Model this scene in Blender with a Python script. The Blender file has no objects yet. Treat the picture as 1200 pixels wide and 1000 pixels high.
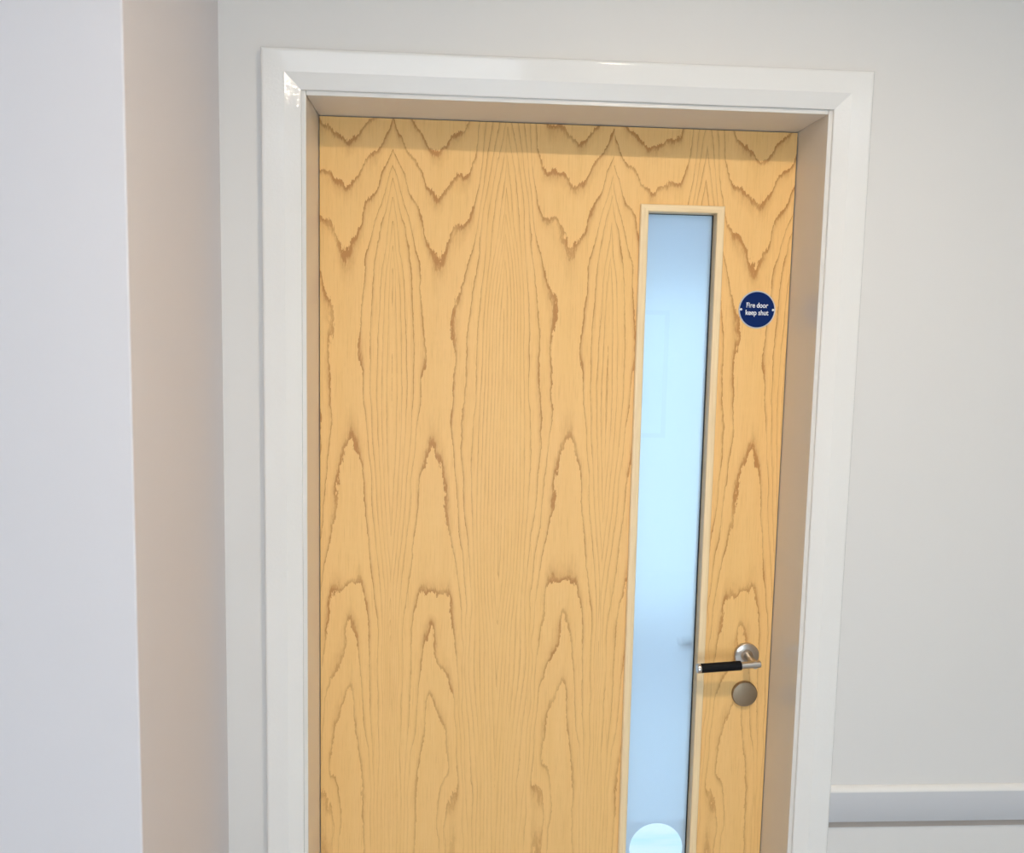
import bpy, bmesh, math
import numpy as np
from mathutils import Matrix, Vector

# ------------------------------------------------------------------ camera, world, exposure
sc = bpy.context.scene
col = sc.collection
YAW, PITCH, ROLL = math.radians(3.58844), math.radians(-5.97117), math.radians(1.19387)
cam_d = bpy.data.cameras.new('camera')
cam_d.sensor_width = 36.0
cam_d.lens = 1035.01 / 1200 * 36
cam_d.clip_start = 0.02
cam = bpy.data.objects.new('camera', cam_d)
col.objects.link(cam)
fwd = Vector((math.sin(YAW) * math.cos(PITCH), math.cos(YAW) * math.cos(PITCH), math.sin(PITCH)))
rgt = Vector((math.cos(YAW), -math.sin(YAW), 0))
up = rgt.cross(fwd)
r2 = math.cos(ROLL) * rgt + math.sin(ROLL) * up
u2 = -math.sin(ROLL) * rgt + math.cos(ROLL) * up
m = Matrix((r2, u2, -fwd)).transposed().to_4x4()
m.translation = Vector((0.26812, -1.74438, 1.63941))
cam.matrix_world = m
sc.camera = cam

world = bpy.data.worlds.new('world')
sc.world = world
world.use_nodes = True
world.node_tree.nodes['Background'].inputs[0].default_value = (0.55, 0.72, 1.0, 1)
world.node_tree.nodes['Background'].inputs[1].default_value = 1.0
sc.view_settings.view_transform = 'Standard'
sc.view_settings.look = 'None'
sc.view_settings.exposure = 0.23
sc.view_settings.gamma = 1.0
sc.view_settings.use_curve_mapping = False

# light levels of the lamps and windows built further down
DOWNLIGHT = 375.0        # radiance of the ceiling downlight over the door
PANEL = 1.8              # ceiling light panels
DAY_FRONT = 6.5          # window behind the photographer
DAY_FAR = 1.55            # window of the room beyond the door

FAR_FILL = 9.0          # unseen panel added to brighten the room beyond

# ------------------------------------------------------------------ helpers
def tag(o, label=None, cat=None, group=None, kind=None):
    if label: o['label'] = label
    if cat: o['category'] = cat
    if group: o['group'] = group
    if kind: o['kind'] = kind
    return o

def empty(name, loc=(0, 0, 0)):
    o = bpy.data.objects.new(name, None)
    o.empty_display_size = 0.05
    o.location = loc
    col.objects.link(o)
    return o

def link(name, me, mat=None, parent=None, smooth=False):
    o = bpy.data.objects.new(name, me)
    col.objects.link(o)
    if mat: me.materials.append(mat)
    if parent:
        o.parent = parent
        if parent.parent is None:        # parts are modelled in world metres
            o.matrix_parent_inverse = Matrix.Translation(parent.location).inverted()
    if smooth:
        me.polygons.foreach_set('use_smooth', [True] * len(me.polygons))
    return o

def obj(name, bm, mat=None, parent=None, smooth=False, bevel=0, seg=2):
    if bevel:
        bmesh.ops.bevel(bm, geom=list(bm.edges), offset=bevel, segments=seg, affect='EDGES', profile=0.5)
    bmesh.ops.recalc_face_normals(bm, faces=bm.faces)
    me = bpy.data.meshes.new(name)
    bm.to_mesh(me); bm.free()
    return link(name, me, mat, parent, smooth)

def add_box(bm, x0, x1, y0, y1, z0, z1):
    v = [bm.verts.new(p) for p in ((x0,y0,z0),(x1,y0,z0),(x1,y1,z0),(x0,y1,z0),(x0,y0,z1),(x1,y0,z1),(x1,y1,z1),(x0,y1,z1))]
    for f in ((0,3,2,1),(4,5,6,7),(0,1,5,4),(1,2,6,5),(2,3,7,6),(3,0,4,7)):
        bm.faces.new([v[i] for i in f])

def box(name, x0, x1, y0, y1, z0, z1, mat, parent=None, bevel=0, seg=2):
    bm = bmesh.new(); add_box(bm, x0, x1, y0, y1, z0, z1)
    return obj(name, bm, mat, parent, bevel=bevel, seg=seg)

def loft(sections, close_ends=True):
    """sections: lists of points of equal length, each a closed ring"""
    bm = bmesh.new()
    rings = [[bm.verts.new(p) for p in s] for s in sections]
    n = len(rings[0])
    for a, b in zip(rings, rings[1:]):
        for i in range(n):
            bm.faces.new((a[i], a[(i+1) % n], b[(i+1) % n], b[i]))
    if close_ends:
        bm.faces.new(rings[0][::-1]); bm.faces.new(rings[-1])
    return bm

def lathe(profile, frame, n=48, close_ends=True):
    """profile: (radius, distance along axis); frame: origin, axis, side, other"""
    o, ax, s, t = [Vector(f) for f in frame]
    secs = []
    for r, h in profile:
        secs.append([o + ax * h + (s * math.cos(2*math.pi*k/n) + t * math.sin(2*math.pi*k/n)) * max(r, 1e-5) for k in range(n)])
    return loft(secs, close_ends)

def autosmooth(o, ang=35):
    me = o.data
    me.polygons.foreach_set('use_smooth', [True] * len(me.polygons))
    bm = bmesh.new(); bm.from_mesh(me)
    lim = math.radians(ang)
    for e in bm.edges:
        if len(e.link_faces) == 2 and e.calc_face_angle(0) > lim: e.smooth = False
    bm.to_mesh(me); bm.free()
    return o

# ------------------------------------------------------------------ materials
def new_mat(name):
    mt = bpy.data.materials.new(name); mt.use_nodes = True
    nt = mt.node_tree
    return mt, nt, nt.nodes['Principled BSDF']

def nd(nt, typ, **kw):
    n = nt.nodes.new(typ)
    for k, v in kw.items():
        if k.startswith('i_'):
            n.inputs[int(k[2:]) if k[2:].isdigit() else k[2:]].default_value = v
        else: setattr(n, k, v)
    return n

def math_n(nt, op, a, b=None, c=None):
    n = nt.nodes.new('ShaderNodeMath'); n.operation = op
    for i, v in enumerate((a, b, c)):
        if v is None: continue
        if isinstance(v, (int, float)): n.inputs[i].default_value = v
        else: nt.links.new(v, n.inputs[i])
    return n.outputs[0]

def mix_col(nt, fac, a, b):
    n = nt.nodes.new('ShaderNodeMix'); n.data_type = 'RGBA'
    for k, v in ((0, fac), (6, a), (7, b)):
        if isinstance(v, (int, float)): n.inputs[k].default_value = v
        elif isinstance(v, tuple): n.inputs[k].default_value = v if len(v) == 4 else (*v, 1)
        else: nt.links.new(v, n.inputs[k])
    return n.outputs[2]

def noise(nt, scale, vec=None, detail=3, rough=0.5):
    n = nt.nodes.new('ShaderNodeTexNoise')
    n.inputs['Scale'].default_value = scale; n.inputs['Detail'].default_value = detail
    n.inputs['Roughness'].default_value = rough
    if vec is not None: nt.links.new(vec, n.inputs['Vector'])
    return n.outputs[0]

def objco(nt, scale=(1, 1, 1)):
    tc = nt.nodes.new('ShaderNodeTexCoord'); mp = nt.nodes.new('ShaderNodeMapping')
    mp.inputs['Scale'].default_value = scale
    nt.links.new(tc.outputs['Object'], mp.inputs[0])
    return mp.outputs[0]

def bump(nt, b, height, strength, dist):
    n = nt.nodes.new('ShaderNodeBump')
    n.inputs['Strength'].default_value = strength; n.inputs['Distance'].default_value = dist
    nt.links.new(height, n.inputs['Height']); nt.links.new(n.outputs[0], b.inputs['Normal'])

def paint(name, c, rough, bscale=180, bstr=0.15, bdist=0.001, spec=0.5, var=0.012):
    mt, nt, b = new_mat(name)
    v = objco(nt)
    f = noise(nt, 2.2, v, 4)
    nt.links.new(mix_col(nt, f, tuple(x * (1 - var) for x in c), tuple(min(1, x * (1 + var)) for x in c)), b.inputs['Base Color'])
    b.inputs['Roughness'].default_value = rough
    b.inputs['Specular IOR Level'].default_value = spec
    bump(nt, b, noise(nt, bscale, v, 3), bstr, bdist)
    return mt

def plain(name, c, rough=0.5, metal=0.0, bscale=0, bstr=0.1, bdist=0.0005, spec=0.5):
    mt, nt, b = new_mat(name)
    v = objco(nt)
    f = noise(nt, 40, v, 2)
    nt.links.new(mix_col(nt, f, tuple(x * .96 for x in c), tuple(min(1, x * 1.03) for x in c)), b.inputs['Base Color'])
    b.inputs['Roughness'].default_value = rough; b.inputs['Metallic'].default_value = metal
    b.inputs['Specular IOR Level'].default_value = spec
    if bscale: bump(nt, b, noise(nt, bscale, v, 3), bstr, bdist)
    return mt

def emit(name, c, s):
    mt, nt, b = new_mat(name)
    b.inputs['Base Color'].default_value = (*c, 1)
    b.inputs['Emission Color'].default_value = (*c, 1)
    b.inputs['Emission Strength'].default_value = s
    b.inputs['Roughness'].default_value = 0.4
    return mt

M = {}
M['wall'] = paint('magnolia_wall_paint', (0.705, 0.673, 0.632), 0.55, 120, 0.12, 0.0008)
M['white_wall'] = paint('cool_white_wall_paint', (0.715, 0.675, 0.675), 0.6, 120, 0.12, 0.0008)
M['trim'] = paint('gloss_trim_paint', (0.79, 0.76, 0.715), 0.05, 170, 0.55, 0.0006)
M['trim_head'] = paint('gloss_trim_paint_smooth', (0.79, 0.76, 0.715), 0.05, 240, 0.05, 0.0006)
M['lining'] = paint('frame_lining_paint', (0.74, 0.70, 0.64), 0.22, 200, 0.10, 0.0005)
M['rail'] = paint('grey_rail_paint', (0.59, 0.58, 0.58), 0.35, 200, 0.08, 0.0005)
M['ceiling'] = paint('ceiling_paint', (0.82, 0.81, 0.79), 0.8)
M['vinyl'] = paint('corridor_vinyl', (0.55, 0.56, 0.58), 0.6, 300, 0.4, 0.002)
M['far_wall'] = paint('far_room_paint', (0.78, 0.85, 0.95), 0.7)
def far_floor():
    mt, nt, b = new_mat('far_room_vinyl')
    n = noise(nt, 1.0, objco(nt, (2.0, 9.0, 1.0)), 3, 0.55)
    f = math_n(nt, 'MULTIPLY', math_n(nt, 'MAXIMUM', math_n(nt, 'SUBTRACT', n, 0.45), 0.0), 4.0)
    nt.links.new(mix_col(nt, f, (0.92, 0.93, 0.96), (0.66, 0.86, 0.92)), b.inputs['Base Color'])
    b.inputs['Roughness'].default_value = 0.1
    return mt
M['far_floor'] = far_floor()
M['steel'] = plain('satin_steel', (0.55, 0.50, 0.44), 0.28, 1.0, 900, 0.08)
M['bronze'] = plain('dull_satin_steel', (0.33, 0.25, 0.165), 0.42, 0.85, 900, 0.06)
M['grip'] = plain('black_rubber', (0.008, 0.008, 0.009), 0.6, 0, 1400, 0.3, spec=0.12)
M['gasket'] = plain('black_glazing_tape', (0.01, 0.012, 0.015), 0.6)
M['alu'] = plain('sign_aluminium', (0.72, 0.72, 0.74), 0.3, 0.9)
M['blue'] = plain('sign_blue', (0.003, 0.020, 0.115), 0.5, spec=0.1)
M['white_print'] = plain('sign_white', (0.85, 0.88, 0.92), 0.5)
M['downlight'] = emit('downlight_lens', (1.0, 0.85, 0.66), DOWNLIGHT)
M['panel'] = emit('light_panel_diffuser', (0.86, 0.92, 1.0), PANEL)
M['day_front'] = emit('daylight_pane', (0.70, 0.85, 1.0), DAY_FRONT)
M['day_far'] = emit('far_daylight_pane', (0.70, 0.93, 1.0), DAY_FAR)
M['far_fill'] = emit('far_fill_panel', (0.78, 0.88, 1.0), FAR_FILL)  # fill light for the far room's walls and floor
M['rail_shade'] = plain('taupe_rail_shade', (0.40, 0.34, 0.29), 0.6)  # colour of the shadow below the dado rail
M['upvc'] = plain('white_frame', (0.8, 0.8, 0.8), 0.35)
M['print'] = plain('pale_print', (0.62, 0.70, 0.74), 0.6)
M['ply'] = plain('door_core', (0.55, 0.38, 0.2), 0.6)

def clear_glass():
    mt, nt, b = new_mat('clear_glass')
    b.inputs['Base Color'].default_value = (0.93, 0.98, 1.0, 1)
    b.inputs['Roughness'].default_value = 0.0
    b.inputs['IOR'].default_value = 1.5
    b.inputs['Transmission Weight'].default_value = 1.0
    return mt
M['glass'] = clear_glass()

def frosted():
    mt, nt, b = new_mat('frosted_film')
    nt.nodes.remove(b)
    out = nt.nodes['Material Output']
    tr = nd(nt, 'ShaderNodeBsdfTranslucent'); tr.inputs[0].default_value = (0.66, 0.66, 0.72, 1)
    rf = nd(nt, 'ShaderNodeBsdfRefraction'); rf.inputs['Color'].default_value = (0.52, 0.54, 0.58, 1)
    rf.inputs['Roughness'].default_value = 0.48; rf.inputs['IOR'].default_value = 1.33
    v = objco(nt); f = noise(nt, 60, v, 3)
    fac = math_n(nt, 'MULTIPLY_ADD', f, 0.05, 0.34)
    mx = nd(nt, 'ShaderNodeMixShader')
    nt.links.new(fac, mx.inputs[0]); nt.links.new(tr.outputs[0], mx.inputs[1]); nt.links.new(rf.outputs[0], mx.inputs[2])
    nt.links.new(mx.outputs[0], out.inputs[0])
    return mt
M['frost'] = frosted()

def veneer():
    """crown-cut ash: growth-ring phase comes from the mesh, the shader turns it into rings and pores"""
    mt, nt, b = new_mat('crown_cut_ash_veneer')
    g = nd(nt, 'ShaderNodeAttribute', attribute_name='ring').outputs['Fac']
    depth = nd(nt, 'ShaderNodeAttribute', attribute_name='depth').outputs['Fac']
    n1 = noise(nt, 1.0, objco(nt, (85, 85, 30)), 4, 0.65)      # jagged ring edges
    n2 = noise(nt, 1.0, objco(nt, (420, 420, 90)), 2, 0.5)
    n0 = noise(nt, 1.0, objco(nt, (26, 26, 8)), 3, 0.6)
    g = math_n(nt, 'MULTIPLY_ADD', math_n(nt, 'SUBTRACT', n1, 0.5), 0.34, g)
    g = math_n(nt, 'MULTIPLY_ADD', math_n(nt, 'SUBTRACT', n2, 0.5), 0.16, g)
    t = math_n(nt, 'FRACT', math_n(nt, 'ADD', g, 40.0))
    def ramp(stops):
        cr = nd(nt, 'ShaderNodeValToRGB'); e = cr.color_ramp.elements
        e[0].position, e[0].color = stops[0][0], (stops[0][1],) * 3 + (1,)
        e[1].position, e[1].color = stops[-1][0], (stops[-1][1],) * 3 + (1,)
        for p, v in stops[1:-1]:
            k = e.new(p); k.color = (v, v, v, 1)
        nt.links.new(t, cr.inputs[0])
        return cr.outputs[0]
    line = ramp(((0.0, 0.85), (0.02, 1.0), (0.06, 0.75), (0.12, 0.1), (0.2, 0.0), (0.985, 0.0), (1.0, 0.8)))
    fade = ramp(((0.0, 0.8), (0.1, 0.8), (0.24, 0.35), (0.42, 0.0), (1.0, 0.0)))
    patch = math_n(nt, 'MULTIPLY', math_n(nt, 'MAXIMUM', math_n(nt, 'SUBTRACT', n0, 0.36), 0.0), 2.4)
    dark = math_n(nt, 'ADD', math_n(nt, 'MULTIPLY', line, math_n(nt, 'MULTIPLY_ADD', n0, 0.7, 0.42)), math_n(nt, 'MULTIPLY', fade, patch))
    dark = math_n(nt, 'MINIMUM', math_n(nt, 'MULTIPLY', dark, depth), 1.0)
    pores = noise(nt, 1.0, objco(nt, (620, 620, 14)), 3, 0.7)
    pz = math_n(nt, 'MULTIPLY', math_n(nt, 'MAXIMUM', math_n(nt, 'SUBTRACT', pores, 0.54), 0.0), 2.2)
    light = math_n(nt, 'MULTIPLY', math_n(nt, 'MAXIMUM', math_n(nt, 'SUBTRACT', 0.44, pores), 0.0), 1.5)
    wide = noise(nt, 1.0, objco(nt, (48, 48, 2.2)), 4, 0.65)
    tint = noise(nt, 1.0, objco(nt, (9, 9, 4)), 3, 0.5)
    figure = noise(nt, 1.0, objco(nt, (30, 30, 75)), 2, 0.5)
    base = mix_col(nt, wide, (0.85, 0.50, 0.158), (0.96, 0.615, 0.242))
    base = mix_col(nt, math_n(nt, 'MULTIPLY', tint, 0.5), base, (0.91, 0.54, 0.235))
    base = mix_col(nt, math_n(nt, 'MULTIPLY', figure, 0.22), base, (0.80, 0.47, 0.165))
    base = mix_col(nt, pz, base, (0.56, 0.28, 0.08))
    base = mix_col(nt, light, base, (0.98, 0.68, 0.33))
    colr = mix_col(nt, dark, base, (0.54, 0.25, 0.073))
    nt.links.new(colr, b.inputs['Base Color'])
    b.inputs['Roughness'].default_value = 0.45
    b.inputs['Specular IOR Level'].default_value = 0.25
    bump(nt, b, math_n(nt, 'ADD', math_n(nt, 'MULTIPLY', pores, 0.5), math_n(nt, 'MULTIPLY', dark, -0.4)), 0.12, 0.0004)
    return mt
M['veneer'] = veneer()

def lipping(name, axis):
    mt, nt, b = new_mat(name)
    s = [160, 160, 160]; s[axis] = 6
    n = noise(nt, 1.0, objco(nt, tuple(s)), 3, 0.6)
    s2 = [700, 700, 700]; s2[axis] = 14
    p = noise(nt, 1.0, objco(nt, tuple(s2)), 2, 0.6)
    c = mix_col(nt, n, (0.80, 0.56, 0.29), (0.98, 0.78, 0.48))
    c = mix_col(nt, math_n(nt, 'MULTIPLY', math_n(nt, 'MAXIMUM', math_n(nt, 'SUBTRACT', p, 0.55), 0.0), 1.4), c, (0.55, 0.33, 0.14))
    nt.links.new(c, b.inputs['Base Color'])
    b.inputs['Roughness'].default_value = 0.4
    return mt
M['bead_v'] = lipping('ash_bead_upright', 2)
M['bead_h'] = lipping('ash_bead_crosspiece', 0)

# ------------------------------------------------------------------ the setting
WY = -0.1407                 # face of the wall around the door
CEIL = 2.51
FRONT, RIGHT, LEFT = -4.2, 3.2, -2.6
LX0, LX1, LZ = -0.0015, 0.9278, 2.0445      # clear opening inside the frame lining

bm = bmesh.new()
add_box(bm, -0.15, LX0 - 0.03, WY, 0.05, 0, CEIL)
add_box(bm, LX1 + 0.03, RIGHT, WY, 0.05, 0, CEIL)
add_box(bm, LX0 - 0.03, LX1 + 0.03, WY, 0.05, LZ + 0.03, CEIL)
tag(obj('wall_back', bm, M['wall']), 'off-white painted wall surrounding the wooden door', 'wall', kind='structure')
tag(box('wall_left', LEFT, -0.15, -0.583, 0.05, 0, CEIL, M['white_wall'], bevel=0.0025), 'white wall corner projecting at the left of the door', 'wall', kind='structure')
bm = bmesh.new()
W0, W1, WZ0, WZ1 = -0.3, 1.2, 0.12, 1.75
add_box(bm, LEFT, W0, FRONT - .1, FRONT, 0, CEIL); add_box(bm, W1, RIGHT, FRONT - .1, FRONT, 0, CEIL)
add_box(bm, W0, W1, FRONT - .1, FRONT, 0, WZ0); add_box(bm, W0, W1, FRONT - .1, FRONT, WZ1, CEIL)
tag(obj('wall_front', bm, M['wall']), 'off-white wall with a window behind the photographer', 'wall', kind='structure')
tag(box('wall_right', RIGHT, RIGHT + .1, FRONT - .1, 0.05, 0, CEIL, M['wall']), 'off-white end wall far to the right', 'wall', kind='structure')
tag(box('wall_end', LEFT - .1, LEFT, FRONT - .1, 0.05, 0, CEIL, M['wall']), 'off-white end wall far to the left', 'wall', kind='structure')
tag(box('floor', LEFT - .1, RIGHT + .1, FRONT - .1, 0.05, -0.1, 0, M['vinyl']), 'plain grey floor in front of the door', 'floor', kind='structure')
tag(box('ceiling', LEFT - .1, RIGHT + .1, FRONT - .1, 3.5, CEIL, CEIL + .1, M['ceiling']), 'plain white ceiling over both rooms', 'ceiling', kind='structure')

def window(name, x0, x1, z0, z1, y, depth, pane_mat, label):
    w = tag(empty(name, ((x0 + x1) / 2, y, z0)), label, 'window', kind='structure')
    f = 0.05
    bm = bmesh.new()
    add_box(bm, x0, x0 + f, y - depth, y + depth, z0, z1); add_box(bm, x1 - f, x1, y - depth, y + depth, z0, z1)
    add_box(bm, x0 + f, x1 - f, y - depth, y + depth, z0, z0 + f); add_box(bm, x0 + f, x1 - f, y - depth, y + depth, z1 - f, z1)
    obj('frame', bm, M['upvc'], w)
    box('pane', x0 + f, x1 - f, y - 0.006, y + 0.006, z0 + f, z1 - f, pane_mat, w)
    return w
window('window_1', W0, W1, WZ0, WZ1, FRONT - 0.05, 0.03, M['day_front'], 'white framed daylight window behind the photographer')

# room beyond the door
FX0, FX1, FY = -0.9, 2.3, 3.4
V0, V1, VZ0, VZ1 = -0.8, 2.2, 0.20, 1.95
bm = bmesh.new()
add_box(bm, FX0, V0, FY, FY + .1, 0, CEIL); add_box(bm, V1, FX1, FY, FY + .1, 0, CEIL)
add_box(bm, V0, V1, FY, FY + .1, 0, VZ0); add_box(bm, V0, V1, FY, FY + .1, VZ1, CEIL)
tag(obj('wall_far', bm, M['far_wall']), 'pale blue far wall of the room behind the glass', 'wall', kind='structure')
tag(box('wall_far_left', FX0 - .1, FX0, 0.05, FY + .1, 0, CEIL, M['far_wall']), 'pale blue left wall of the room behind the glass', 'wall', kind='structure')
tag(box('wall_far_right', FX1, FX1 + .1, 0.05, FY + .1, 0, CEIL, M['far_wall']), 'pale blue right wall of the room behind the glass', 'wall', kind='structure')
tag(box('floor_far', FX0 - .1, FX1 + .1, 0.05, FY + .1, -0.1, 0, M['far_floor']), 'shiny pale floor of the room behind the glass', 'floor', kind='structure')
window('window_2', V0, V1, VZ0, VZ1, FY + 0.05, 0.03, M['day_far'], 'bright daylight window of the room behind the glass')

# frame lining
DT_ = 0.044                  # thickness of the door leaf
fr = tag(empty('trim_1', (0.463, WY, 0)), 'beige painted lining of the recessed door opening', 'door frame', kind='structure')
box('jamb', LX0 - 0.03, LX0, WY - 0.0015, 0.05, 0, LZ + 0.03, M['lining'], fr, bevel=0.0012)
box('jamb', LX1, LX1 + 0.03, WY - 0.0015, 0.05, 0, LZ + 0.03, M['lining'], fr, bevel=0.0012)
box('head', LX0 + 0.0005, LX1 - 0.0005, WY - 0.0015, 0.05, LZ, LZ + 0.03, M['lining'], fr, bevel=0.0012)

box('light_stop', LX0, LX0 + 0.012, DT_ + 0.0008, 0.0498, 0, LZ, M['lining'], fr)  # unseen strips behind the leaf, added to block light through the door gap
box('light_stop', LX1 - 0.012, LX1, DT_ + 0.0008, 0.0498, 0, LZ, M['lining'], fr)
box('light_stop', LX0 + 0.012, LX1 - 0.012, DT_ + 0.0008, 0.0498, LZ - 0.012, LZ, M['lining'], fr)

# architrave: flat outer band, chamfer falling towards the opening
AI, AB, AO = 0.0075, 0.034, 0.0745            # inner edge, arris, outer edge, measured from the opening
def prof(t_out=0.018, t_in=0.0077):
    r = 0.006
    P = [(AI, 0.0), (AI, t_in - 0.0012), (AI + 0.0012, t_in), (AB - 0.0015, t_out - 0.0006), (AB, t_out)]
    P.append((AB + 0.0008, t_out)); P.append((AO - r - 0.0008, t_out)); P.append((AO - r, t_out))
    for k in range(1, 5):
        a = math.pi / 2 * k / 4
        P.append((AO - r + r * math.sin(a), t_out - r + r * math.cos(a)))
    P.append((AO, 0.0))
    return P
ar = tag(empty('trim_2', (0.463, WY, 0)), 'glossy off-white chamfered architrave framing the door', 'architrave', kind='structure')
P = prof()
def left_pt(a, t, z): return (LX0 - a, WY - t, z)
secs = [[left_pt(a, t, 0.0) for a, t in P], [left_pt(a, t, LZ + a) for a, t in P]]
autosmooth(obj('leg', loft(secs), M['trim'], ar), 15)
secs = [[(LX1 + a, WY - t, 0.0) for a, t in P], [(LX1 + a, WY - t, LZ + a) for a, t in P]]
autosmooth(obj('leg', loft(secs), M['trim'], ar), 15)
secs = [[(LX0 - a, WY - t, LZ + a) for a, t in P], [(LX1 + a, WY - t, LZ + a) for a, t in P]]
autosmooth(obj('head', loft(secs), M['trim_head'], ar), 15)

# dado rail on the right
RX = LX1 + AO + 0.0005
dr = tag(empty('trim_3', ((RX + RIGHT) / 2, WY, 0.70)), 'pale grey dado rail running right from the architrave', 'dado rail', kind='structure')
def rail(name, pts, mat):
    o = obj(name, loft([[(x, WY - t, z) for t, z in pts] for x in (RX, RIGHT)]), mat, dr)
    return autosmooth(o, 50)
rail('face_board', [(0, .7035), (.0095, .7035), (.0105, .7045), (.0105, .7645), (0, .7645)], M['rail'])
tag(rail('lit_top_bead', [(0, .7645), (.0112, .7645), (.0114, .7660), (.0100, .7690), (.0060, .7725), (.0015, .7745), (0, .7747)], M['trim']), 'rounded top edge coloured white as its lit line')  # light caught by the top edge is put into white paint
tag(rail('rail_shade_strip', [(0, .6890), (.0030, .6890), (.0034, .6900), (.0034, .7035), (0, .7035)], M['rail_shade']), 'narrow taupe strip as the shadow under the rail')  # dark strip stands in for the rail's cast shadow on the wall
# skirtings, below the picture
tag(box('baseboard_right', RX, RIGHT, WY - 0.015, WY, 0, 0.1, M['trim']), 'off-white skirting board right of the door', 'skirting', kind='structure')
tag(box('baseboard_left', LEFT, -0.15, -0.598, -0.583, 0, 0.1, M['trim']), 'off-white skirting board on the projecting wall', 'skirting', kind='structure')

# ------------------------------------------------------------------ the door
DW, DH, DT = 0.9262, 2.0430, 0.044
AX0, AX1, AZ0, AZ1 = 0.628, 0.779, 0.29, 1.889     # glazing aperture
door = tag(empty('door_1', (0.463, 0.022, 0)), 'flush ash veneered fire door with narrow frosted vision panel', 'door', kind='structure')

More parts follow.
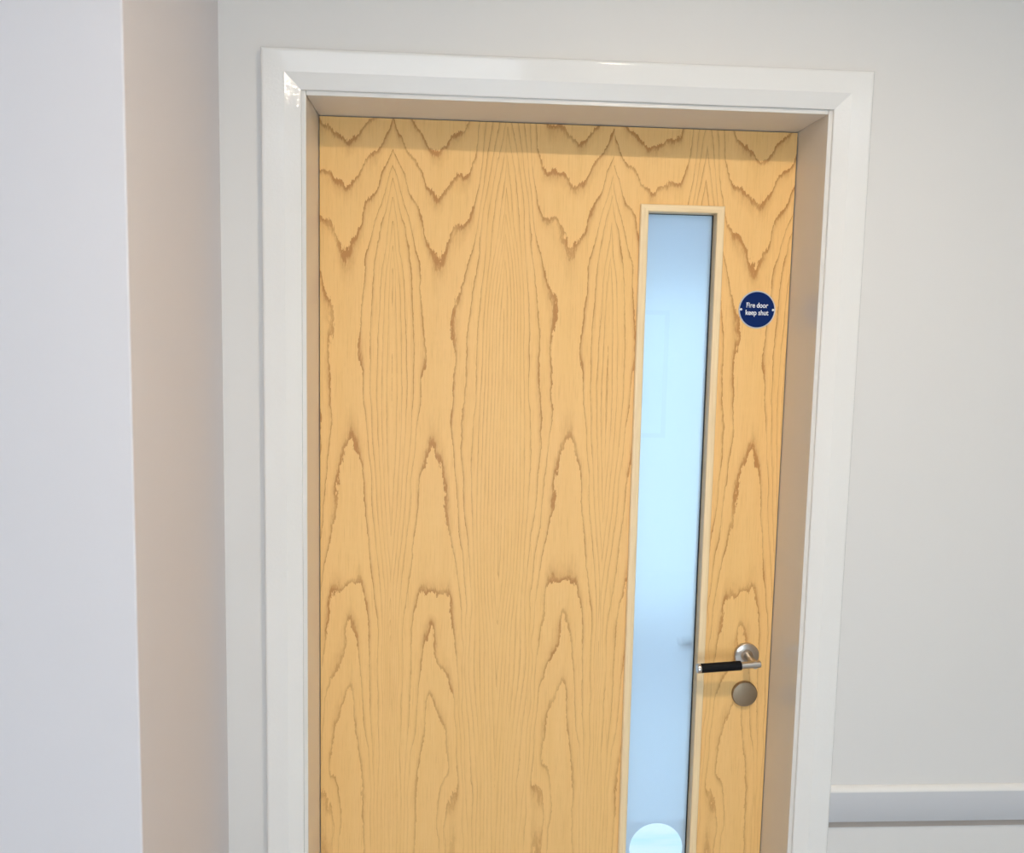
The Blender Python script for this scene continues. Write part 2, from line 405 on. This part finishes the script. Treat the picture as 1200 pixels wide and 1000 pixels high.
PTS = '0,-38.6,2034;0,-27.5,2021;0,-20,2009;0,-5.3,2000;0,11.7,2009;0,21.3,2021;0,35.9,2029;0,52.9,2037;1,-78.6,2032;1,-68.8,2014;1,-63.8,1997;1,-53.9,1982;1,-44.1,1975;1,-34.2,1962;1,-28,1950;1,-22.9,1934;1,-11.8,1927;1,3.1,1914;1,12.7,1928;1,27.3,1938;1,38.3,1948;1,59.1,1951;1,66.2,1973;1,73.1,1997;1,75.2,2023;1,76.2,2035;2,-83.1,1988;2,-77,1975;2,-63.4,1947;2,-55.8,1914;2,-43.3,1895;2,-29.6,1871;2,-24.3,1837;2,-15.6,1823;2,-3,1804;2,4.6,1788;2,14.3,1806;2,11.7,1811;2,26.2,1839;2,35.9,1853;2,55.6,1859;2,65.2,1879;2,72.2,1903;2,76.8,1927;2,80.2,1944;2,84.5,1980;2,87.3,2033;3,-84.2,1963;3,-72.9,1923;3,-62.9,1887;3,-54.1,1861;3,-47.7,1834;3,-42.6,1812;3,-34.9,1787;3,-31,1765;3,-32,1738;3,-27.9,1701;3,-25.1,1672;3,-23.6,1647;3,-19.5,1612;3,-20.4,1582;3,-27.7,1561;3,-28.7,1528;3,-29.6,1501;3,-34.4,1470;3,-37.8,1437;3,-40,1399;3,-43.6,1373;3,-47.1,1344;3,-45.7,1326;3,-49,1274;3,-55,1222;3,-60.9,1169;3,-65.6,1116;3,69.9,1815;3,75.7,1842;3,79,1869;3,84.4,1913;3,90.9,1969;3,99.5,2034;3,64,1797;3,57,1768;3,47.6,1733;3,40.4,1710;3,31.8,1700;3,28.3,1683;3,26.1,1660;3,30.2,1638;3,36.2,1623;3,37.2,1583;3,33.9,1547;3,34.5,1504;3,30,1468;3,34.2,1433;3,38.5,1397;3,40.3,1361;3,43.1,1345;3,44.7,1321;3,47.7,1290;3,49.1,1248;3,52.4,1228;3,59.4,1191;3,61.3,1154;3,64.3,1122;3,67.8,1095;3,65.1,1068;3,66.2,1001;3,67.2,933;3,73.5,865;3,80,782;3,86.7,699;3,85.3,615;3,88.7,573;4,-84,1939;4,-73.9,1889;4,-62.6,1851;4,-54.9,1814;4,-57.3,1811;4,-49.6,1770;4,-46.7,1721;4,-43.7,1661;4,-42.1,1622;4,-41.7,1582;4,-42.9,1573;4,-42.4,1526;4,-45.7,1475;4,-46.7,1437;4,-50.1,1398;4,-53.6,1360;4,-55.8,1320;4,-59.2,1274;4,-63.9,1222;4,-69.9,1169;4,-74.6,1116;4,82.4,1815;4,77.9,1785;4,71.1,1741;4,66.8,1699;4,62.4,1664;4,59.2,1624;4,59.8,1584;4,79.6,1830;4,87.3,1891;4,98.5,1952;4,111.8,2034;4,58,1540;4,54.8,1497;4,50.3,1464;4,53.9,1441;4,51,1412;4,54,1384;4,57.1,1346;4,57.6,1314;4,62.1,1267;4,67.7,1238;4,69.5,1207;4,74.1,1157;4,77.6,1103;5,93.6,1815;5,90.6,1773;5,85.2,1724;5,82.1,1684;5,80.2,1649;5,79.7,1599;5,95.3,1855;5,103.9,1928;5,124.2,2030;5,78.9,1576;5,79.9,1515;5,75.3,1482;5,73.5,1438;5,71.6,1395;5,73.7,1346;5,75.9,1288;5,77.8,1249;5,80.5,1207;5,82.6,1143;5,-72,1803;5,-64.3,1755;5,-61.5,1720;5,-60.7,1681;5,-57.1,1631;5,-56.7,1584;5,-55.1,1538;5,-57,1475;5,-60.3,1411;5,-63.6,1355;5,-65.7,1300;5,-70.4,1248;5,-75.2,1195;5,-79.8,1130;6,-79.4,1803;6,-72.9,1759;6,-69.4,1715;6,-68,1661;6,-66.8,1596;6,-65.1,1538;6,-65.7,1462;6,-68.9,1385;6,-73.4,1299;6,-80.3,1208;6,-86.2,1130;7,-84.4,1810;7,-80.2,1745;7,-77.9,1661;7,-76,1596;7,-74.9,1512;7,-76.7,1411;7,-82.2,1299;7,-86.8,1221;8,-83.5,1754;8,-85.9,1670;8,-85.4,1596;8,-86,1487;8,-87.8,1385;7,121.9,1895;7,115.7,1831;6,132.9,2028;6,113.8,1928;6,105.3,1855;6,101.3,1798;6,93.1,1699;6,91.1,1599;6,87.4,1515;6,85.4,1413;6,85.1,1275;6,89.9,1143;8,116.3,1799;8,105.6,1700;8,103.7,1600;8,102.6,1515;8,100.6,1413;8,99.2,1275;8,102.8,1143;10,128.8,1799;10,118.2,1700;10,117.5,1600;10,116.6,1516;10,114.7,1413;10,114.6,1275;10,115.7,1143;12,129.3,1516;12,128.7,1413;12,128.8,1275;12,130.8,1143;2,-3.7,1427;2,4.2,1407;2,14.6,1381;2,17.5,1353;2,24.1,1335;2,-19.7,1386;2,-29.5,1355;2,20.3,1331;2,20.7,1300;2,24.9,1272;2,31.6,1248;2,35.8,1222;2,41.3,1196;2,46.9,1164;2,51.3,1130;2,55.7,1095;2,-30.6,1336;2,-31.6,1310;2,-33.8,1274;2,-38.5,1240;2,-41.6,1206;2,-44.8,1164;2,-51.1,1124;2,-54.4,1090;2,57.2,1081;2,59.3,1028;2,63.5,1006;2,58.8,968;2,62.2,920;2,60.1,879;2,-58.8,1068;2,-59.6,1001;2,-60.3,920;2,-61,852;2,67.3,755;2,70.7,699;2,77.3,615;2,83.5,564;2,-64.4,784;2,-61.2,701;2,-61.7,589;1,-30.9,1106;1,-27.3,1130;1,-15.7,1130;1,-5.5,1134;1,7.5,1125;1,30.8,1121;1,36.2,1103;1,-34.7,1097;1,-39.5,1068;1,-41.8,1028;1,-42.6,974;1,-44.5,893;1,35,1092;1,36.8,1054;1,43.7,1028;1,46.7,995;1,51,966;1,53.6,933;1,53.4,892;1,-49,811;1,-51.1,756;1,-53.1,673;1,-54.9,575;1,59.8,810;1,62,755;1,66.8,699;1,65.4,615;1,72.7,573;0,-2.1,1064;0,-8.4,1046;0,-14.7,1030;0,-19.5,1001;0,-24.3,958;0,-27.8,920;0,-30.7,866;0,3.3,1046;0,2.3,1020;0,6.5,993;0,14.5,974;0,25.1,955;0,33.1,941;0,36,922;0,45.5,892;0,47.5,849;0,-35.9,811;0,-42.2,784;0,-44.5,745;0,-47.9,687;0,-48.3,575;0,50.4,830;0,51.2,769;0,55.8,727;0,44.2,702;0,33.9,683;0,39.4,666;0,29.1,644;0,26.8,616;0,32.4,590;0,56.6,573;-1,-5.7,919;-1,-11.9,893;-1,-12.8,852;-1,5,898;-1,13.1,871;-1,23.9,846;-1,-16.4,822;-1,-21.3,789;-1,-27.4,742;-1,-29.6,700;-1,-30.4,645;-1,-32.4,575;-1,26.8,827;-1,29.7,802;-1,34.1,766;-1,35.8,741;-1,17.8,705;-1,14.2,672;-1,12,630;-1,19.1,593;-1,30.1,568;-1.4,0.7,811;-1.4,-1.1,742;-1.4,-5.6,672;-1.4,-7.5,602;2.35,2.9,1722;2.35,1.3,1648;2.4,2.3,1564;2.4,0.7,1488;1.6,-4.8,1300;1.6,-3.9,1222;-0.4,1.6,2040;8,-84.3,1028;8,-84.7,893;4,-74,1028;4,-75.6,893;4,-77.3,756;4,-76.4,617;7,104.8,1028;7,106.7,919;7,114.4,782;7,117.4,615'
def ring_field(w, z):
    """thin-plate spline through growth lines of one veneer leaf (w across, z up, metres)"""
    d = np.array([[float(v) for v in s.split(',')] for s in PTS.split(';')])
    S = np.array([22.0, 95.0])
    X = d[:, 1:] / S
    def phi(A, B):
        r2_ = ((A[:, None, :] - B[None, :, :]) ** 2).sum(-1)
        return 0.5 * r2_ * np.log(r2_ + 1e-9)
    n = len(X)
    K = phi(X, X) + np.eye(n) * 0.012
    Q = np.hstack([np.ones((n, 1)), X])
    L = np.vstack([np.hstack([K, Q]), np.hstack([Q.T, np.zeros((3, 3))])])
    c = np.linalg.solve(L, np.concatenate([d[:, 0], np.zeros(3)]))
    Y = np.stack([w * 1000, z * 1000], 1) / S
    out = np.empty(len(Y))
    for i in range(0, len(Y), 8000):
        y = Y[i:i+8000]
        out[i:i+8000] = phi(y, X) @ c[:n] + np.hstack([np.ones((len(y), 1)), y]) @ c[n:]
    return out

# leaves of veneer, book-matched: (left seam, right seam, valley, mirrored?)
LEAVES = [(-0.08, .1395, .054, -1), (.1395, .357, .225, 1), (.357, .5655, .489, -1), (.5655, .748, .642, 1), (.748, .99, .858, -1)]

def door_leaf():
    def line(a, b, step): return list(np.linspace(a, b, max(2, int(round((b - a) / step)) + 1)))
    xs = sorted(set(np.round(line(0, AX0, .003) + line(AX0, AX1, .0031) + line(AX1, DW, .003) + [s[0] for s in LEAVES[1:]], 5)))
    zs = sorted(set(np.round(line(0.004, AZ0, .012) + line(AZ0, AZ1, .0062) + line(AZ1, DH, .0055), 5)))
    xs, zs = np.array(xs), np.array(zs)
    nx, nz = len(xs), len(zs)
    XX, ZZ = np.meshgrid(xs, zs)
    X, Z = XX.ravel(), ZZ.ravel()
    ring = np.zeros(len(X))
    for i, (a, b, v, s) in enumerate(LEAVES):
        msk = (X >= a - 1e-6) & (X <= b + 1e-6)
        w = (X[msk] - v) * s
        z = Z[msk]
        # neighbouring sheets of a flitch differ slightly
        z2 = z + 0.012 * np.sin(i * 2.1) + 0.006 * np.sin(w * 60 + i * 1.7)
        zc = np.clip(z2, 0.60, 2.06)
        r = ring_field(np.clip(w, -.092, .134), zc)
        r += np.where(z2 < 0.60, (0.60 - z2) * -2.0, 0)
        ring[msk] = r
    verts = [(x, 0.0, z) for x, z in zip(X, Z)]
    faces = []
    for j in range(nz - 1):
        for i in range(nx - 1):
            cx_, cz_ = (xs[i] + xs[i+1]) / 2, (zs[j] + zs[j+1]) / 2
            if AX0 < cx_ < AX1 and AZ0 < cz_ < AZ1: continue
            a = j * nx + i
            faces.append((a, a + 1, a + nx + 1, a + nx))
    nf = len(faces)
    def quad(p):
        k = len(verts); verts.extend(p); faces.append((k, k+1, k+2, k+3))
    z0 = zs[0]
    for a, b in (((0, z0), (DW, z0)), ((DW, z0), (DW, DH)), ((DW, DH), (0, DH)), ((0, DH), (0, z0))):
        quad([(a[0], 0, a[1]), (a[0], DT, a[1]), (b[0], DT, b[1]), (b[0], 0, b[1])])
    for a, b in (((AX0, AZ0), (AX1, AZ0)), ((AX1, AZ0), (AX1, AZ1)), ((AX1, AZ1), (AX0, AZ1)), ((AX0, AZ1), (AX0, AZ0))):
        quad([(b[0], 0, b[1]), (b[0], DT, b[1]), (a[0], DT, a[1]), (a[0], 0, a[1])])
    for x0, x1, za, zb in ((0, AX0, z0, DH), (AX1, DW, z0, DH), (AX0, AX1, z0, AZ0), (AX0, AX1, AZ1, DH)):
        quad([(x0, DT, za), (x0, DT, zb), (x1, DT, zb), (x1, DT, za)])
    dep = np.clip(0.62 + 0.42 * (Z - 0.75) / 0.75, 0.55, 1.0)      # the figure is fainter low on the leaf
    gx_ = np.abs(np.gradient(ring.reshape(nz, nx), xs, axis=1)).ravel() / 1000.0
    dep *= 1.0 - 0.42 * np.clip((gx_ - 0.03) / 0.09, 0, 1)         # dense straight grain shows softer lines
    me = bpy.data.meshes.new('leaf')
    me.from_pydata(verts, [], faces)
    at = me.attributes.new('ring', 'FLOAT', 'POINT')
    at.data.foreach_set('value', np.concatenate([ring, np.zeros(len(verts) - len(ring))]).astype(np.float32))
    at = me.attributes.new('depth', 'FLOAT', 'POINT')
    at.data.foreach_set('value', np.concatenate([dep, np.ones(len(verts) - len(ring))]).astype(np.float32))
    me.update()
    o = link('leaf', me, M['veneer'], door)
    me.materials.append(M['ply'])
    idx = np.zeros(len(faces), np.int32); idx[nf:] = 1
    me.polygons.foreach_set('material_index', idx)
    return o
door_leaf()

# mitred glazing beads on both faces of the door: (outer, inner) rectangles
OX0, OX1, OZ0, OZ1 = 0.6195, 0.7868, 0.2815, 1.8975
IX0, IX1, IZ0, IZ1 = 0.6360, 0.7712, 0.298, 1.8826
def bead_ring(sgn):
    f = (lambda t: -t) if sgn < 0 else (lambda t: DT + t)
    back = 0.018 if sgn < 0 else 0.030
    # cross-section: distance k from outer (0) to inner (1), depth y
    S = [(0.0, f(0.0)), (0.0, f(0.0055)), (0.12, f(0.0075)), (0.80, f(0.0080)), (0.93, f(0.0072)), (1.0, f(0.0050)), (1.0, back), (0.55, back), (0.55, f(0.0))]
    def pt(k, y, ix, iz):
        x = (OX0 + (IX0 - OX0) * k) if ix == 0 else (OX1 + (IX1 - OX1) * k)
        z = (OZ0 + (IZ0 - OZ0) * k) if iz == 0 else (OZ1 + (IZ1 - OZ1) * k)
        return (x, y, z)
    corners = [(0, 0), (1, 0), (1, 1), (0, 1)]
    for i in range(4):
        a, b = corners[i], corners[(i + 1) % 4]
        secs = [[pt(k, y, *a) for k, y in S], [pt(k, y, *b) for k, y in S]]
        autosmooth(obj('glazing_bead', loft(secs), M['bead_h'] if i % 2 == 0 else M['bead_v'], door), 25)
bead_ring(-1); bead_ring(1)

GY0, GY1 = 0.0205, 0.0265
bm = bmesh.new()
gx0, gx1, gz0, gz1 = AX0 + .001, AX1 - .001, AZ0 + .001, AZ1 - .001
t_ = (gx1 - 0.7690, gz1 - 1.8812)
add_box(bm, gx1 - t_[0], gx1, 0.0182, GY0 - 0.0002, gz0, gz1)
add_box(bm, gx0, 0.6405, 0.0182, GY0 - 0.0002, gz0, gz1)
add_box(bm, 0.6405, gx1 - t_[0], 0.0182, GY0 - 0.0002, gz1 - t_[1], gz1)
add_box(bm, 0.6405, gx1 - t_[0], 0.0182, GY0 - 0.0002, gz0, gz0 + t_[1])
obj('glazing_gasket', bm, M['gasket'], door)
glass = box('glass_pane', gx0, gx1, GY0, GY1, gz0, gz1, M['glass'], door)
tag(glass, 'tall narrow glass pane with frosted film')

def film():
    """frosted film on the back of the glass with clear round dots cut out"""
    R_, cx_ = 0.0575, 0.7075
    y = GY1 + 0.0012
    bm = bmesh.new()
    dots = [0.5465, 0.3965]
    n = 64
    zb = gz1
    bands = []
    top = gz1
    for cz in dots:
        h = 0.0655
        if top - (cz + h) > 1e-4: bands.append(('q', top, cz + h))
        bands.append(('d', cz + h, cz - h, cz)); top = cz - h
    bands.append(('q', top, gz0))
    for b_ in bands:
        if b_[0] == 'q':
            bm.faces.new([bm.verts.new(p) for p in ((gx0, y, b_[2]), (gx1, y, b_[2]), (gx1, y, b_[1]), (gx0, y, b_[1]))])
        else:
            z1_, z0_, cz = b_[1:]
            inner, outer = [], []
            hx0, hx1 = cx_ - gx0, gx1 - cx_
            for k in range(n):
                a = 2 * math.pi * k / n
                c, s = math.cos(a), math.sin(a)
                tx = (hx1 / c if c > 1e-6 else (-hx0 / c if c < -1e-6 else 1e9))
                tz = (z1_ - cz) / abs(s) if abs(s) > 1e-6 else 1e9
                tt = min(tx, tz)
                inner.append(bm.verts.new((cx_ + R_ * c, y, cz + R_ * s)))
                outer.append(bm.verts.new((cx_ + tt * c, y, cz + tt * s)))
            for k in range(n):
                k2 = (k + 1) % n
                bm.faces.new((inner[k], inner[k2], outer[k2], outer[k]))
    return obj('frosted_film', bm, M['frost'], glass)
film()

# lever handles on both faces
def lever(sgn):
    y0 = 0.0 if sgn < 0 else DT
    out = Vector((0, sgn, 0)); X = Vector((1, 0, 0)); Zv = Vector((0, 0, 1))
    hx, hz = 0.8745, 0.9865
    fr0 = (Vector((hx, y0, hz)), out, X, Zv)
    rose = autosmooth(obj('lever_handle', lathe([(0, 0), (.026, 0), (.026, .0062), (.0255, .0074), (.0243, .0082), (.0105, .0084), (.0, .0084)], fr0, 64), M['steel'], door), 40)
    tag(rose, 'satin steel lever handle with black grip')
    # swept neck: straight out, then a mitred turn into the lever
    neck = autosmooth(obj('neck', lathe([(.0125, .0082), (.0120, .0095), (.0088, .0125), (.0080, .020), (.0078, .045), (.0078, .0605), (.0, .0607)], fr0, 40), M['steel'], rose), 40)
    s_ = 0.057
    droop = math.radians(4.0)
    L = Vector((-math.cos(droop), 0, -math.sin(droop)))
    side = Vector((0, 1, 0)); oth = L.cross(side)
    c0 = Vector((hx, y0, hz + 0.0005)) + out * s_
    fr1 = (c0, L, side, oth)
    autosmooth(obj('lever_bar', lathe([(0, -.0115), (.0058, -.0115), (.0068, -.0105), (.0068, .034), (0, .034)], fr1, 40), M['steel'], rose), 40)
    autosmooth(obj('grip_sleeve', lathe([(0, .0285), (.0086, .0285), (.0094, .0293), (.0094, .1105), (.0088, .1112), (0, .1112)], fr1, 40), M['grip'], rose), 40)
    autosmooth(obj('end_cap', lathe([(0, .1108), (.0093, .1108), (.0095, .1118), (.0095, .1168), (.0085, .1186), (0, .1192)], fr1, 40), M['steel'], rose), 40)
    fr2 = (Vector((0.8743, y0, 0.9035)), out, X, Zv)
    e_ = autosmooth(obj('keyhole_cover', lathe([(0, 0), (.026, 0), (.0265, .001), (.0265, .0070), (.0255, .0085), (.0245, .0088), (0, .0090)], fr2, 64), M['bronze'], door), 40)
    tag(e_, 'blank round brownish steel keyhole cover')
lever(-1); lever(1)

# ------------------------------------------------------------------ sign
sg = tag(empty('fire_door_sign', (0.862, 0, 1.698)), 'round blue sign reading Fire door keep shut on the door', 'sign')
C0 = Vector((0.862, 0, 1.698)); OUT = Vector((0, -1, 0)); X = Vector((1, 0, 0)); Zv = Vector((0, 0, 1))
autosmooth(obj('disc', lathe([(0, .0001), (.0372, .0001), (.0375, .0006), (.0372, .0016), (0, .0016)], (C0, OUT, X, Zv), 96), M['alu'], sg), 40)
autosmooth(obj('blue_face', lathe([(0, .0017), (.0350, .0017), (.0350, .00185), (0, .00185)], (C0, OUT, X, Zv), 96), M['blue'], sg), 40)
for s_ in (-1, 1):
    c = C0 + X * (s_ * 0.0325)
    sw = autosmooth(obj('screw', lathe([(0, .0018), (.0024, .0018), (.0024, .0024), (.0014, .0029), (0, .0030)], (c, OUT, X, Zv), 24), M['alu'], sg), 40)

def lettering(txt, width, cap, x, z, parent):
    cu = bpy.data.curves.new('lettering', 'FONT')
    cu.body = txt; cu.align_x = 'CENTER'; cu.size = 1.0; cu.offset = 0.022; cu.extrude = 0.0; cu.resolution_u = 6
    tmp = bpy.data.objects.new('tmp', cu); col.objects.link(tmp)
    dg = bpy.context.evaluated_depsgraph_get(); dg.update()
    me = bpy.data.meshes.new_from_object(tmp.evaluated_get(dg))
    bpy.data.objects.remove(tmp); bpy.data.curves.remove(cu)
    n = len(me.vertices); co = np.empty(n * 3); me.vertices.foreach_get('co', co); co = co.reshape(-1, 3)
    w = co[:, 0].max() - co[:, 0].min(); mid = (co[:, 0].max() + co[:, 0].min()) / 2
    k = cap / 0.70
    bm = bmesh.new(); bm.from_mesh(me)
    for v in bm.verts:
        a, b_ = (v.co.x - mid) / w * width, v.co.y * k
        v.co = (x + a, -0.0021, z + b_)
    ret = bmesh.ops.extrude_face_region(bm, geom=list(bm.faces))
    for e in ret['geom']:
        if isinstance(e, bmesh.types.BMVert): e.co.y = -0.00186
    bpy.data.meshes.remove(me)
    return obj('lettering', bm, M['white_print'], parent)
lettering('Fire door', 0.0440, 0.0098, 0.862, 1.698 + 0.0040, sg)
lettering('keep shut', 0.0465, 0.0098, 0.862, 1.698 - 0.0105, sg)

# ------------------------------------------------------------------ lamps of the corridor
dl = tag(empty('ceiling_downlight', (0.74, -1.28, CEIL)), 'small round ceiling downlight above the door', 'downlight')
frd = (Vector((0.74, -1.28, CEIL)), Vector((0, 0, -1)), Vector((1, 0, 0)), Vector((0, 1, 0)))
autosmooth(obj('bezel', lathe([(.064, 0.0), (.086, 0.0), (.086, .004), (.080, .008), (.066, .008), (.064, .005), (.064, 0.0)], frd, 48, False), M['upvc'], dl), 40)
obj('lens', lathe([(0, .0005), (.0635, .0005), (.0635, .004), (0, .004)], frd, 48), M['downlight'], dl)

def ceiling_panel(x0, x1, y0, y1, label, mat='panel'):
    p = tag(empty('ceiling_light_panel', ((x0 + x1) / 2, (y0 + y1) / 2, CEIL)), label, 'light panel', 'ceiling light panels')
    bm = bmesh.new(); f = 0.02
    add_box(bm, x0, x1, y0, y0 + f, CEIL - .012, CEIL); add_box(bm, x0, x1, y1 - f, y1, CEIL - .012, CEIL)
    add_box(bm, x0, x0 + f, y0 + f, y1 - f, CEIL - .012, CEIL); add_box(bm, x1 - f, x1, y0 + f, y1 - f, CEIL - .012, CEIL)
    obj('frame', bm, M['upvc'], p)
    box('diffuser', x0 + f, x1 - f, y0 + f, y1 - f, CEIL - .008, CEIL - .002, M[mat], p)
ceiling_panel(-0.33, 0.48, -2.0, -1.40, 'square ceiling light panel over the photographer')
ceiling_panel(-1.00, -0.40, -3.4, -2.10, 'long ceiling light panel behind the photographer')
ceiling_panel(1.30, 2.50, -2.4, -1.80, 'wide ceiling light panel right of the photographer')

ceiling_panel(0.1, 1.3, 1.4, 2.0, 'added fill light panel in the room behind the glass', 'far_fill')  # unseen panel, added to lift the walls and floor beyond the glass

# framed print on the wall behind the photographer, mirrored in the door glass
pf = tag(empty('picture_frame', (1.5, FRONT, 0.95)), 'tall pale framed print on the wall behind the photographer', 'picture')
PX0, PX1, PZ0, PZ1 = 1.32, 1.70, 0.95, 1.82
bm = bmesh.new()
for a in ((PX0, PX0 + .03, PZ0, PZ1), (PX1 - .03, PX1, PZ0, PZ1), (PX0 + .03, PX1 - .03, PZ0, PZ0 + .03), (PX0 + .03, PX1 - .03, PZ1 - .03, PZ1)):
    add_box(bm, a[0], a[1], FRONT, FRONT + .02, a[2], a[3])
obj('frame', bm, M['bronze'], pf)
box('print', PX0 + .03, PX1 - .03, FRONT, FRONT + .008, PZ0 + .03, PZ1 - .03, M['print'], pf)
